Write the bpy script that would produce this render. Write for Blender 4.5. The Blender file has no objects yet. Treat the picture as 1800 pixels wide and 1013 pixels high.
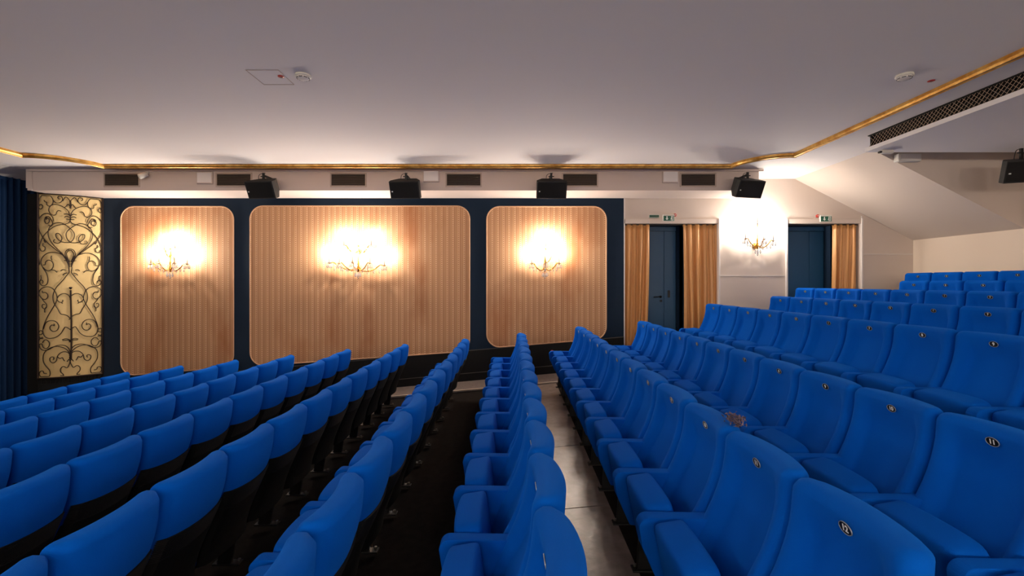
import bpy, bmesh, math, random
from mathutils import Vector, Matrix
random.seed(7)
S = bpy.context.scene
COL = S.collection
PI = math.pi

# ------------------------------------------------------------------ camera, world, exposure
F = 800.0            # focal length in pixels of the 1800 px wide frame (16 mm on full frame)
HV = 497.0           # horizon row
cam = bpy.data.cameras.new('camera')
cam.lens = 16.0; cam.sensor_width = 36.0; cam.sensor_fit = 'HORIZONTAL'
cam.shift_y = -9.5 / 1800.0
cam.clip_start = 0.05; cam.clip_end = 100
camo = bpy.data.objects.new('camera', cam); COL.objects.link(camo)
camo.location = (0, 0, 0); camo.rotation_euler = (PI / 2, 0, 0)
S.camera = camo
w = bpy.data.worlds.new('world'); S.world = w; w.use_nodes = True
w.node_tree.nodes['Background'].inputs[0].default_value = (0.0, 0.0, 0.0, 1)
w.node_tree.nodes['Background'].inputs[1].default_value = 0.0
vs = S.view_settings
vs.view_transform = 'Standard'; vs.look = 'None'; vs.gamma = 1.0; vs.use_curve_mapping = False
vs.exposure = 0.0
BULB = 1800.0         # emission strength of every candle bulb in the room
BULB_COL = (1.0, 0.89, 0.77)

# ------------------------------------------------------------------ helpers
def lin(h):
    h = h.lstrip('#')
    out = []
    for i in (0, 2, 4):
        c = int(h[i:i + 2], 16) / 255
        out.append(c / 12.92 if c <= .04045 else ((c + .055) / 1.055) ** 2.4)
    return tuple(out)

def mat(name, col, rough=.6, metal=0.0, bump=0.0, bscale=80.0, var=0.0, vscale=3.0, sheen=0.0, spec=.5, col2=None, trans=0.0, sheen_tint=None):
    m = bpy.data.materials.new(name); m.use_nodes = True
    nt = m.node_tree; b = nt.nodes['Principled BSDF']
    c = lin(col)
    b.inputs['Base Color'].default_value = (*c, 1)
    b.inputs['Roughness'].default_value = rough
    b.inputs['Metallic'].default_value = metal
    b.inputs['Specular IOR Level'].default_value = spec
    b.inputs['Transmission Weight'].default_value = trans
    if sheen:
        b.inputs['Sheen Weight'].default_value = sheen
        b.inputs['Sheen Roughness'].default_value = .45
        if sheen_tint: b.inputs['Sheen Tint'].default_value = (*lin(sheen_tint), 1)
    tc = nt.nodes.new('ShaderNodeTexCoord')
    if var or col2:
        n = nt.nodes.new('ShaderNodeTexNoise'); n.inputs['Scale'].default_value = vscale
        n.inputs['Detail'].default_value = 5
        nt.links.new(tc.outputs['Object'], n.inputs['Vector'])
        r = nt.nodes.new('ShaderNodeValToRGB')
        c2 = lin(col2) if col2 else tuple(x * (1 - var) for x in c)
        r.color_ramp.elements[0].position = .35; r.color_ramp.elements[1].position = .65
        r.color_ramp.elements[0].color = (*c2, 1); r.color_ramp.elements[1].color = (*c, 1)
        nt.links.new(n.outputs['Fac'], r.inputs[0]); nt.links.new(r.outputs[0], b.inputs['Base Color'])
    if bump:
        n2 = nt.nodes.new('ShaderNodeTexNoise'); n2.inputs['Scale'].default_value = bscale
        n2.inputs['Detail'].default_value = 3
        nt.links.new(tc.outputs['Object'], n2.inputs['Vector'])
        bp = nt.nodes.new('ShaderNodeBump'); bp.inputs['Strength'].default_value = bump; bp.inputs['Distance'].default_value = .01
        nt.links.new(n2.outputs['Fac'], bp.inputs['Height']); nt.links.new(bp.outputs[0], b.inputs['Normal'])
    return m

def wallpaper_mat(name):
    """salmon fabric: vertical tone stripes, columns of small dots, a few brown stains"""
    m = bpy.data.materials.new(name); m.use_nodes = True
    nt = m.node_tree; b = nt.nodes['Principled BSDF']; L = nt.links
    b.inputs['Roughness'].default_value = .65
    b.inputs['Specular IOR Level'].default_value = .3
    tc = nt.nodes.new('ShaderNodeTexCoord'); sp = nt.nodes.new('ShaderNodeSeparateXYZ')
    L.new(tc.outputs['Object'], sp.inputs[0])
    def M(op, a, bb=None, c=None):
        n = nt.nodes.new('ShaderNodeMath'); n.operation = op
        for i, v in enumerate((a, bb, c)):
            if v is None: continue
            if isinstance(v, (int, float)): n.inputs[i].default_value = v
            else: L.new(v, n.inputs[i])
        return n.outputs[0]
    PX, PZ = .113, .0385
    fx = M('FRACT', M('DIVIDE', sp.outputs[0], PX))
    fz = M('FRACT', M('DIVIDE', sp.outputs[2], PZ))
    dx = M('MULTIPLY', M('SUBTRACT', fx, .5), PX)
    dz = M('MULTIPLY', M('SUBTRACT', fz, .5), PZ)
    d = M('SQRT', M('ADD', M('MULTIPLY', dx, dx), M('MULTIPLY', dz, dz)))
    dot = M('LESS_THAN', d, .0098)
    adx = M('ABSOLUTE', dx)
    band = M('LESS_THAN', adx, .020)
    edge = M('SUBTRACT', M('LESS_THAN', adx, .050), M('LESS_THAN', adx, .043))
    half = M('GREATER_THAN', dx, .02)
    def mix(fac, a, c):
        n = nt.nodes.new('ShaderNodeMix'); n.data_type = 'RGBA'
        L.new(fac, n.inputs[0]) if not isinstance(fac, float) else setattr(n.inputs[0], 'default_value', fac)
        for i, v in ((6, a), (7, c)):
            if isinstance(v, str): n.inputs[i].default_value = (*lin(v), 1)
            else: L.new(v, n.inputs[i])
        return n.outputs[2]
    base = mix(band, '#b98962', '#dbb189')
    base = mix(M('MULTIPLY', half, .45), base, '#a67250')
    base = mix(M('MULTIPLY', edge, .6), base, '#d9ae88')
    base = mix(dot, base, '#84502f')
    mp = nt.nodes.new('ShaderNodeMapping'); mp.inputs['Scale'].default_value = (1.2, 1.2, .45)
    L.new(tc.outputs['Object'], mp.inputs[0])
    n = nt.nodes.new('ShaderNodeTexNoise'); n.inputs['Scale'].default_value = 1.1; n.inputs['Detail'].default_value = 4
    L.new(mp.outputs[0], n.inputs['Vector'])
    st = nt.nodes.new('ShaderNodeMapRange'); st.inputs[1].default_value = .53; st.inputs[2].default_value = .70; st.inputs[4].default_value = .6
    L.new(n.outputs['Fac'], st.inputs[0])
    base = mix(st.outputs[0], base, '#9a5526')
    L.new(base, b.inputs['Base Color'])
    return m

def emit_mat(name, col, s):
    m = bpy.data.materials.new(name); m.use_nodes = True
    nt = m.node_tree; nt.nodes.clear()
    o = nt.nodes.new('ShaderNodeOutputMaterial'); e = nt.nodes.new('ShaderNodeEmission')
    e.inputs[0].default_value = (*col, 1); e.inputs[1].default_value = s
    nt.links.new(e.outputs[0], o.inputs[0]); return m

class MB:
    """collects geometry; build() links it as ONE mesh object"""
    def __init__(s): s.v = []; s.f = []
    def add(s, v, f):
        n = len(s.v); s.v += [tuple(p) for p in v]; s.f += [tuple(i + n for i in q) for q in f]; return s
    def box(s, x0, x1, y0, y1, z0, z1):
        v = [(x0, y0, z0), (x1, y0, z0), (x1, y1, z0), (x0, y1, z0), (x0, y0, z1), (x1, y0, z1), (x1, y1, z1), (x0, y1, z1)]
        return s.add(v, [(3, 2, 1, 0), (4, 5, 6, 7), (0, 1, 5, 4), (1, 2, 6, 5), (2, 3, 7, 6), (3, 0, 4, 7)])
    def prism(s, poly, axis, a, b):
        """polygon (2D, counter order free) extruded along axis from a to b"""
        def P(p, t):
            if axis == 'y': return (p[0], t, p[1])
            if axis == 'x': return (t, p[0], p[1])
            return (p[0], p[1], t)
        n = len(poly)
        v = [P(p, a) for p in poly] + [P(p, b) for p in poly]
        f = [tuple(range(n))[::-1], tuple(range(n, 2 * n))]
        f += [(i, (i + 1) % n, n + (i + 1) % n, n + i) for i in range(n)]
        return s.add(v, f)
    def tube(s, pts, r, seg=6, closed=False, r2=None):
        pts = [Vector(p) for p in pts]; n = len(pts)
        rings = []; up = None
        for i, p in enumerate(pts):
            a = pts[(i - 1) % n] if (closed or i > 0) else p
            c = pts[(i + 1) % n] if (closed or i < n - 1) else p
            t = (c - a).normalized()
            if up is None:
                up = t.orthogonal().normalized()
            up = (up - t * up.dot(t))
            up = up.normalized() if up.length > 1e-6 else t.orthogonal().normalized()
            sd = t.cross(up)
            rr = r if r2 is None else r + (r2 - r) * i / max(1, n - 1)
            rings.append([p + (up * math.cos(2 * PI * k / seg) + sd * math.sin(2 * PI * k / seg)) * rr for k in range(seg)])
        v = [q for R in rings for q in R]; f = []
        for i in range(n if closed else n - 1):
            j = (i + 1) % n
            for k in range(seg):
                l = (k + 1) % seg
                f.append((i * seg + k, i * seg + l, j * seg + l, j * seg + k))
        if not closed:
            f += [tuple(range(seg))[::-1], tuple(range((n - 1) * seg, n * seg))]
        return s.add(v, f)
    def lathe(s, prof, c=(0, 0, 0), seg=12, axis='z', caps=True):
        v = []; f = []
        for r, h in prof:
            for k in range(seg):
                a = 2 * PI * k / seg
                x, y = r * math.cos(a), r * math.sin(a)
                if axis == 'z': v.append((c[0] + x, c[1] + y, c[2] + h))
                elif axis == 'y': v.append((c[0] + x, c[1] + h, c[2] + y))
                else: v.append((c[0] + h, c[1] + x, c[2] + y))
        m = len(prof)
        for i in range(m - 1):
            for k in range(seg):
                l = (k + 1) % seg
                f.append((i * seg + k, i * seg + l, (i + 1) * seg + l, (i + 1) * seg + k))
        if caps: f += [tuple(range(seg))[::-1], tuple(range((m - 1) * seg, m * seg))]
        return s.add(v, f)
    def mesh(s, name, m, bevel=0, segs=2, smooth=False):
        me = bpy.data.meshes.new(name)
        bm = bmesh.new()
        bv = [bm.verts.new(p) for p in s.v]
        for q in s.f:
            try: bm.faces.new([bv[i] for i in q])
            except ValueError: pass
        bmesh.ops.recalc_face_normals(bm, faces=bm.faces[:])
        if bevel:
            bmesh.ops.bevel(bm, geom=bm.edges[:], offset=bevel, segments=segs, profile=.5, affect='EDGES', clamp_overlap=True)
        bm.to_mesh(me); bm.free()
        if smooth:
            for p in me.polygons: p.use_smooth = True
        if m: me.materials.append(m)
        return me
    def build(s, name, m, parent=None, loc=(0, 0, 0), **kw):
        return link(name, s.mesh(name, m, **kw), parent, loc)

def link(name, me, parent=None, loc=(0, 0, 0)):
    o = bpy.data.objects.new(name, me); COL.objects.link(o)
    o.location = loc
    if parent: o.parent = parent
    return o
def thing(name, label, cat, loc=(0, 0, 0), group=None):
    o = bpy.data.objects.new(name, None); COL.objects.link(o); o.location = loc
    o.empty_display_size = .1
    return tag(o, label, cat, group)
def tag(o, label, cat, group=None):
    o['label'] = label; o['category'] = cat
    if group: o['group'] = group
    return o
def struct(o, label=None):
    o['kind'] = 'structure'
    if label: o['label'] = label
    return o
def smooth_path(pts, n=6, closed=False):
    """Catmull-Rom through 2D/3D points"""
    P = [Vector(p) for p in pts]; out = []; m = len(P)
    for i in range(m if closed else m - 1):
        p0 = P[(i - 1) % m] if closed or i > 0 else P[i] * 2 - P[i + 1]
        p1 = P[i]; p2 = P[(i + 1) % m]
        p3 = P[(i + 2) % m] if closed or i + 2 < m else p2 * 2 - p1
        for k in range(n):
            t = k / n
            out.append(.5 * ((2 * p1) + (p2 - p0) * t + (2 * p0 - 5 * p1 + 4 * p2 - p3) * t * t + (3 * p1 - p0 - 3 * p2 + p3) * t ** 3))
    if not closed: out.append(P[-1])
    return out
def interp(tab, z):
    if z <= tab[0][0]: return tab[0][1]
    for (a, b), (c, d) in zip(tab, tab[1:]):
        if z <= c: return b + (d - b) * (z - a) / (c - a)
    return tab[-1][1]
def sstep(a, b, x):
    t = max(0, min(1, (x - a) / (b - a))); return t * t * (3 - 2 * t)

# ------------------------------------------------------------------ measures of the room
D = 9.2                      # lamp wall
K = F / D                    # pixels per metre on that wall
def WX(u): return (u - 900) / K
def WZ(v): return (HV - v) / K
CEIL = 2.10
XS, XB = -9.6, 8.107         # screen end, back wall
YN = -4.8                    # opposite wall (behind the camera)
BY, BZ = 8.405, 1.702        # bulkhead front and underside
def row_floor(x): return -1.941 + .0985 * x
def ledge_z(x): return -1.902 + .0888 * x

# ------------------------------------------------------------------ materials
M_ceil = mat('ceiling_paint', '#f0ecec', .9, bump=.05, bscale=140)
M_beige = mat('beige_wall_paint', '#d8cabf', .85, bump=.12, bscale=160)
M_back = mat('back_wall_paint', '#e4d3c1', .85, bump=.12, bscale=160)
M_white = mat('white_paint', '#e2dcd8', .7)
M_bulk = mat('bulkhead_paint', '#d4c5bd', .85, bump=.05)
M_dark = mat('navy_wall_fabric', '#1d2c3e', .95, bump=.3, bscale=200, sheen=.25, spec=.1)
M_dado = mat('black_dado', '#10100f', .7, spec=.3)
M_rail = mat('dado_rail', '#4a4640', .5)
M_carpet = mat('dark_carpet', '#1d1917', .95, bump=.5, bscale=250, var=.4, vscale=14, spec=.1)
M_vinyl = mat('grey_vinyl', '#80736c', .36, bump=.2, bscale=22, col2='#695d55', vscale=9)
M_ledge = mat('side_aisle_carpet', '#6b5f59', .85, bump=.3, bscale=200, var=.25, vscale=20)
M_nosing = mat('pale_nosing', '#b7a896', .45)
M_blue = mat('blue_velour', '#0054ba', .9, bump=.3, bscale=420, sheen=.28, spec=.06, sheen_tint='#1e90ff')
M_shell = mat('black_back_shell', '#080808', .75, spec=.25)
M_black = mat('black_metal', '#0b0b0c', .5, metal=.2)
M_steel = mat('worn_steel', '#8a8780', .35, metal=.9)
M_badge = mat('black_badge', '#0c0d10', .35)
M_badge_rim = mat('badge_rim', '#aeb4ba', .4, metal=.5)
M_digit = mat('white_numerals', '#f2f2ee', .5)
M_gold = mat('gilded_moulding', '#e6b968', .36, metal=.6, bump=.2, bscale=60, col2='#bf8636', vscale=10)
M_wallp = wallpaper_mat('striped_wall_fabric')
M_pipe = mat('cream_piping', '#c69c79', .8)
M_goldpanel = mat('gold_panel_paint', '#dfc288', .42, metal=.25, var=.12, vscale=2)
M_iron = mat('wrought_iron', '#2a1a12', .5, metal=.4)
M_fringe = mat('black_fringe', '#0d0d0e', .9)
M_satin = mat('gold_satin', '#d2985e', .42, metal=.12, sheen=.5, sheen_tint='#ffdc9c', bump=.04, bscale=18)
M_scurtain = mat('navy_velvet', '#0d2748', .8, sheen=.5, sheen_tint='#2a5da8', spec=.15)
M_door = mat('blue_door_paint', '#1a4d74', .45, bump=.04)
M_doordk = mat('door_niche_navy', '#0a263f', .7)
M_spk = mat('black_speaker', '#161617', .7, bump=.2, bscale=300)
M_spkgrille = mat('speaker_cloth', '#0a0a0b', .9, bump=.3, bscale=400)
M_ventf = mat('vent_frame', '#b9a79b', .6)
M_slat = mat('vent_slat', '#6b5e53', .5, metal=.2)
M_ventdk = mat('vent_dark', '#0c0a09', .9)
M_wire = mat('brown_wire', '#a08a78', .5, metal=.3)
M_green = mat('sign_green', '#0c5a45', .5)
M_signw = mat('sign_white', '#e9eee9', .5)
M_red = mat('red_plastic', '#b3251c', .4)
M_plastic = mat('white_plastic', '#dcd8d0', .4)
M_brass = mat('polished_brass', '#c08a33', .25, metal=1)
M_crystal = mat('crystal_glass', '#ffffff', .05, trans=.85)
M_candle = mat('candle_sleeve', '#3a3128', .6)
M_bulb = emit_mat('lit_bulb', BULB_COL, BULB)
M_dry = mat('dried_blossom', '#6f6274', .9, col2='#3d333e', vscale=60)

# ------------------------------------------------------------------ setting
# ramp + platforms
PLAT = [(2.62, -1.41), (3.74, -1.28), (4.84, -1.15), (5.86, -1.02), (6.92, -.87)]
poly = [(XS - .2, row_floor(XS)), (2.62, row_floor(2.62))]
for i, (x, z) in enumerate(PLAT):
    poly += [(x, z), (PLAT[i + 1][0] if i < 4 else XB + .2, z)]
poly += [(XB + .2, -3.3), (XS - .2, -3.3)]
struct(MB().prism(poly, 'y', YN - .2, D + .6).build('floor', M_carpet), 'dark carpeted floor sloping up to stepped platforms')
# side aisle along the lamp wall, its pale nosing
LY = D / 1.098
led = MB().prism([(-9.3, ledge_z(-9.3)), (2.6, ledge_z(2.6)), (2.6, ledge_z(2.6) - .16), (-9.3, ledge_z(-9.3) - .2)], 'y', LY, D + .01).build('floor_side_aisle', M_ledge)
struct(led, 'grey-brown side aisle along the lamp wall')
MB().prism([(-9.3, ledge_z(-9.3) + .006), (2.6, ledge_z(2.6) + .006), (2.6, ledge_z(2.6) - .022), (-9.3, ledge_z(-9.3) - .022)], 'y', LY - .012, LY + .03).build('nosing', M_nosing, led)
# lighter vinyl sheets between two rows
vin = bpy.data.objects.new('floor_vinyl_strip', None); COL.objects.link(vin); struct(vin, 'worn grey vinyl sheets laid between two rows')
ys = [-.8, 1.28, 2.46, 3.79, 5.2, LY - .02]
for a, b in zip(ys, ys[1:]):
    x0, x1 = .16, .81  # right edge pulled in so dark carpet stands for shade under the row
    MB().prism([(x0, row_floor(x0) + .002), (x1, row_floor(x1) + .002), (x1, row_floor(x1) + .012), (x0, row_floor(x0) + .012)], 'y', a + .006, b - .006).build('vinyl_sheet', M_vinyl, vin)
# ceiling
ceil = struct(MB().box(XS - .2, XB + .2, YN - .2, D + .5, CEIL, CEIL + .2).build('ceiling', M_ceil), 'plain pale grey ceiling')
# access hatch: a thin recessed seam outline, drawn as four fine strips
def CP(u, v, z=CEIL):            # point on the ceiling plane seen at pixel (u, v)
    y = z * F / (HV - v); return ((u - 900) * y / F, y)
hx0, hy0 = CP(463, 149); hx1, hy1 = CP(515, 148)
hx0, hx1, hy0, hy1 = -2.63, -2.31, 4.49, 4.82
hat = MB()
for (a, b, c, d) in ((hx0, hx1, hy0, hy0 + .006), (hx0, hx1, hy1, hy1 + .006), (hx0, hx0 + .006, hy0, hy1), (hx1, hx1 + .006, hy0, hy1)):
    hat.box(a, b, c, d, CEIL - .003, CEIL + .01)
hat.build('access_hatch_seam', M_ventf, ceil)
# walls
def wall_xz(name, rects, m, y0, y1):
    b = MB()
    for r in rects: b.box(r[0], r[1], y0, y1, r[2], r[3])
    return b.build(name, m)
D1 = (2.265, 4.16); D2 = (WX(1383), WX(1512)); DT = WZ(393)
wf = wall_xz('wall_far', [(XS - .2, D1[0], -3, 2.15), (D1[0], D1[1], DT, 2.15), (D1[1], D2[0], -3, 2.15), (D2[0], D2[1], DT, 2.15), (D2[1], XB + .2, -3, 2.15)], M_beige, D, D + .15)
struct(wf, 'long side wall with lamps and two doorways')
struct(MB().box(XB, XB + .2, YN - .2, D + .2, -3, 2.2).build('wall_back', M_back), 'plain cream wall behind the last row')
struct(MB().box(XS - .25, XS - .05, YN - .2, D + .2, -3.3, 2.2).build('wall_screen', M_dark), 'dark wall behind the screen curtain')
struct(MB().box(XS - .2, XB + .2, YN - .2, YN, -3.3, 2.2).build('wall_near', M_beige), 'side wall behind the viewer')
# navy fabric covering the left part of the far wall, with white edging where it ends
fx1 = WX(1096)
MB().prism([(-8.3, -2.7), (fx1, -2.0), (fx1, WZ(349)), (-8.3, WZ(349))], 'y', D - .025, D).build('navy_fabric_covering', M_dark, wf)
MB().box(fx1, fx1 + .022, D - .03, D, -1.7, WZ(349) + .015).build('white_edging', M_white, wf)
# black dado, its rail and the baseboard follow the ramp
def sl(x0, x1, off0, off1, y0, y1):
    return MB().prism([(x0, ledge_z(x0) + off0), (x1, ledge_z(x1) + off0), (x1, ledge_z(x1) + off1), (x0, ledge_z(x0) + off1)], 'y', y0, y1)
struct(sl(-8.3, fx1, 0, .60, D - .035, D - .02).build('trim_dado', M_dado), 'black dado under the fabric wall')
struct(sl(-8.3, fx1, .60, .615, D - .042, D - .02).build('trim_dado_rail', M_rail), 'thin rail on top of the black dado')
struct(sl(-8.3, fx1, 0, .15, D - .05, D - .034).build('baseboard_far', M_dado), 'black baseboard along the lamp wall')
struct(sl(-8.3, fx1, .15, .16, D - .052, D - .034).build('trim_baseboard_line', M_rail), 'fine pale line on top of the black baseboard')
# bulkhead under the ceiling along the wall
bx0, bx1 = (53 - 900) * BY / F, (1334 - 900) * BY / F
bulk = struct(MB().box(bx0, bx1, BY, D - .001, BZ, CEIL).build('trim_bulkhead', M_bulk), 'pinkish bulkhead with air vents under the ceiling')
MB().box(bx0 - .03, bx1 + .07, BY - .035, BY + .002, CEIL - .05, CEIL - .012).build('top_moulding', M_bulk, bulk)
MB().box(bx0 - .03, bx0 + .05, BY - .02, BY + .002, BZ, CEIL - .05).build('corner_bead', M_bulk, bulk)
MB().box(bx0 - .1, bx0 + .001, BY + .02, D, BZ + .05, CEIL).build('return_cheek', M_bulk, bulk)
# white coving above the screen curtain
struct(MB().prism([(-9.05, CEIL), (XS - .05, CEIL), (XS - .05, 1.99), (XS + .02, 1.99)], 'y', YN, D).build('trim_screen_coving', M_white), 'white coving above the screen curtain')
# stair box: sloped soffit and its vertical face
struct(MB().prism([(5.69, CEIL + .01), (XB + .01, .851), (XB + .01, CEIL + .01)], 'y', 7.2, D - .001).build('ceiling_sloped_soffit', M_beige), 'sloped soffit of a stair above the last rows')
# lower ceiling slab over the back rows with its slot
slab = struct(MB().box(5.08, XB, YN, 6.55, 1.877, 1.93).build('ceiling_lower_slab', M_ceil), 'lower ceiling slab over the back rows')
MB().box(5.09, 5.12, YN, 6.55, 1.90, 1.936).build('lip', M_white, slab)
MB().box(5.32, 5.36, YN, 6.5, 1.93, CEIL).build('slot_back', M_ventdk, slab)
MB().box(5.08, 5.36, YN, 6.5, CEIL - .012, CEIL - .001).build('slot_top', M_ventdk, slab)
MB().box(5.115, 5.36, 6.47, 6.5, 1.93, CEIL - .001).build('slot_end', M_ventdk, slab)
# diamond wire mesh in the slot
gx = 5.105
mesh_w = None
sp = .056; hh = CEIL - .012 - 1.936
for k in range(58):
    y = 6.43 - k * sp
    for sgn in (1, -1):
        if mesh_w is None: mesh_w = {}
        if sgn not in mesh_w:
            mesh_w[sgn] = MB().tube([(0, -sgn * hh / 2, 0), (0, sgn * hh / 2, hh)], .0028, 4).mesh('wire', M_wire)
        link('wire', mesh_w[sgn], slab, (gx, y, 1.936))
# gilded cornice, swept profile
prof = [(0, 0), (.13, 0), (.13, -.012), (.118, -.022), (.108, -.018), (.102, -.036), (.086, -.046), (.076, -.038), (.070, -.056), (.048, -.066), (.036, -.052), (.030, -.060), (.012, -.056), (0, -.034)]
def sweep(path, closed=False):
    b = MB(); n = len(path); m = len(prof); v = []; f = []
    for i, p in enumerate(path):
        a = Vector(path[max(0, i - 1)]); c = Vector(path[min(n - 1, i + 1)])
        t = (c - a).normalized(); nrm = Vector((-t.y, t.x))    # left of the path
        for (o, h) in prof:
            q = Vector(p) + nrm * (o - .065)
            v.append((q.x, q.y, CEIL + h))
    for i in range(n - 1):
        for k in range(m):
            l = (k + 1) % m
            f.append((i * m + k, i * m + l, (i + 1) * m + l, (i + 1) * m + k))
    f += [tuple(range(m)), tuple(range((n - 1) * m, n * m))]
    return b.add(v, f)
CXL, CXR, CYF = -7.99, 4.63, 8.13
RR = .70
arcR = [(CXR - RR * math.cos(a), CYF - RR * math.sin(a)) for a in [PI / 2 * i / 14 for i in range(15)]]
arcL = [(CXL + RR * math.cos(a), CYF - RR * math.sin(a)) for a in [PI / 2 * i / 14 for i in range(15)]][::-1]
segs = [[(CXL, YN), (CXL, CYF - RR)], arcL, [(CXL + RR, CYF), (CXR - RR, CYF)], arcR, [(CXR, CYF - RR), (CXR, YN)]]
for i, s_ in enumerate(segs):
    s_ = [(p[0], p[1]) for p in s_]
    struct(sweep(s_).build('trim_%d' % (i + 1), M_gold), ['gilded ceiling moulding running along the screen end', 'gilded concave moulding curve near the screen curtain', 'long straight gilded moulding above the air vents', 'gilded concave moulding curve near the doors', 'gilded ceiling moulding running beside the mesh slot'][i])

# wall joints on the beige wall
for a, b, v in ((WX(1265), WX(1381), 485), (WX(1515), WX(1604), 447)):
    MB().box(a, b, D - .008, D + .002, WZ(v + .6), WZ(v - .6)).build('pale_joint', M_white, wf)
MB().box(WX(1513), WX(1515), D - .01, D, -1.2, WZ(380)).build('pale_joint', M_white, wf)

# ------------------------------------------------------------------ doors
def doorway(n, x0, x1, nx0, nx1, seam, label, bottom):
    d = bpy.data.objects.new('door_%d' % n, None); COL.objects.link(d); d.location = (0, 0, 0); struct(d, label)
    # niche lining behind the opening
    NB = 9.6
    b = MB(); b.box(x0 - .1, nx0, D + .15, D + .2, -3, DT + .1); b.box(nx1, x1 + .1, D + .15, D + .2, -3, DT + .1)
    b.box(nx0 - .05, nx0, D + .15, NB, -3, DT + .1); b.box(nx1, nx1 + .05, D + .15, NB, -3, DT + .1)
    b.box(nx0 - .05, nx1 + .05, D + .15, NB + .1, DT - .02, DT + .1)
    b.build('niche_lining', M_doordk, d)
    tz = DT - .11
    MB().box(nx0, nx1, NB, NB + .06, tz, DT - .02).build('frame_head', M_door, d)
    for a, c in ((nx0, seam - .003), (seam + .003, nx1)):
        MB().box(a, c, NB + .012, NB + .05, -2.4, tz - .006).build('door_leaf', M_door, d, bevel=.003)
    hz = WZ(522) * NB / D
    h = MB().lathe([(.026, 0), (.026, -.012)], (seam - .075, NB + .012, hz), 14, 'y').tube([(seam - .075, NB, hz), (seam - .075, NB - .045, hz), (seam - .13, NB - .05, hz), (seam - .235, NB - .05, hz - .006)], .011, 8)
    h.build('door_handle', M_black, d, smooth=True)
    MB().lathe([(.025, 0), (.025, -.012), (.012, -.014)], (seam - .065, NB + .012, hz - .085), 14, 'y').build('lock_rose', M_black, d)
    pl = [(.024 * math.cos(a) + seam + .10, (.055 if math.sin(a) > 0 else -.055) + hz + .06 + .024 * math.sin(a)) for a in [2 * PI * i / 20 for i in range(20)]]
    MB().prism(pl, 'y', NB - .002, NB + .014).build('pull_plate', M_black, d)
    # pale frame strips on the wall face
    MB().box(x0 - .01, x1 + .03, D - .03, D + .01, DT - .004, DT + .09).build('frame_strip', M_beige, d, bevel=.006)
    MB().box(x1, x1 + .03, D - .045, D + .01, bottom, DT + .10).build('frame_post', M_white, d, bevel=.006)
    if n == 2: MB().box(x0 - .03, x0, D - .045, D + .01, bottom, DT + .10).build('frame_post', M_white, d, bevel=.006)
    MB().box(x0, x1, D + .06, D + .075, DT - .03, DT - .012).build('curtain_rail', M_black, d)
    return d
doorway(1, D1[0], D1[1], 2.30, 3.456, 3.21, 'dark blue double door between two gold curtains', -1.7)
doorway(2, D2[0], D2[1], 5.50, 6.58, 6.276, 'dark blue double door with one gold curtain at its right', -1.3)

def curtain(x0t, x1t, x0b, x1b, zb, folds, label, seed, pinch=None):
    rnd = random.Random(seed)
    ph = [rnd.uniform(0, 6.28) for _ in range(4)]
    t = thing('door_curtain', label, 'curtain', ((x0t + x1t) / 2, D + .07, zb))
    nx, nz = folds * 12, 22
    zt = DT - .015
    def surf(i, j, off):
        s = i / nx; q = j / nz
        xa = x0t + (x0b - x0t) * (1 - q) ** 1.3; xb = x1t + (x1b - x1t) * (1 - q) ** 1.3
        sx = s + .018 * math.sin(ph[3] + 9 * s + 3 * q)
        x = xa + (xb - xa) * sx
        amp = .040 * (.55 + .45 * (1 - q)) * (1 + .4 * math.sin(ph[2] + s * 7))
        y = amp * math.sin(2 * PI * folds * s + ph[0] + .7 * math.sin(2.2 * q + ph[1])) + .006 * math.sin(4 * PI * folds * s + ph[1] + 3 * q)
        return (x - (x0t + x1t) / 2, y + off - .012, (zb + (zt - zb) * q) - zb)
    v = [surf(i, j, 0) for j in range(nz + 1) for i in range(nx + 1)]
    n1 = len(v)
    v += [surf(i, j, .006) for j in range(nz + 1) for i in range(nx + 1)]
    f = []; W = nx + 1
    for j in range(nz):
        for i in range(nx):
            a = j * W + i
            f.append((a, a + 1, a + W + 1, a + W)); f.append((n1 + a + W, n1 + a + W + 1, n1 + a + 1, n1 + a))
    for j in range(nz):
        for a, b in ((j * W, (j + 1) * W), ((j + 1) * W + nx, j * W + nx)): f.append((b, a, n1 + a, n1 + b))
    for i in range(nx):
        f.append((i, i + 1, n1 + i + 1, n1 + i)); a = nz * W + i; f.append((a + 1, a, n1 + a, n1 + a + 1))
    MB().add(v, f).build('curtain_cloth', M_satin, t, smooth=True)
    hd = MB().box(min(x0t, x1t) - (x0t + x1t) / 2, max(x0t, x1t) - (x0t + x1t) / 2, -.006, .012, zt - zb - .03, zt - zb + .005)
    hd.build('heading_tape', M_satin, t)
Kd = F / (D + .07)
def cx(u): return (u - 900) / Kd
curtain(cx(1098), cx(1142), cx(1097), cx(1137), -1.37, 4, 'gold satin curtain at the left of the dark blue door', 3)
curtain(cx(1200), cx(1260), cx(1202), cx(1261), -1.37, 5, 'gold satin curtain between blue door and wall lamp', 5)
curtain(cx(1463), cx(1506), cx(1460), cx(1503), -1.12, 4, 'gold satin curtain in the doorway nearest the back wall', 9)

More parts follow.
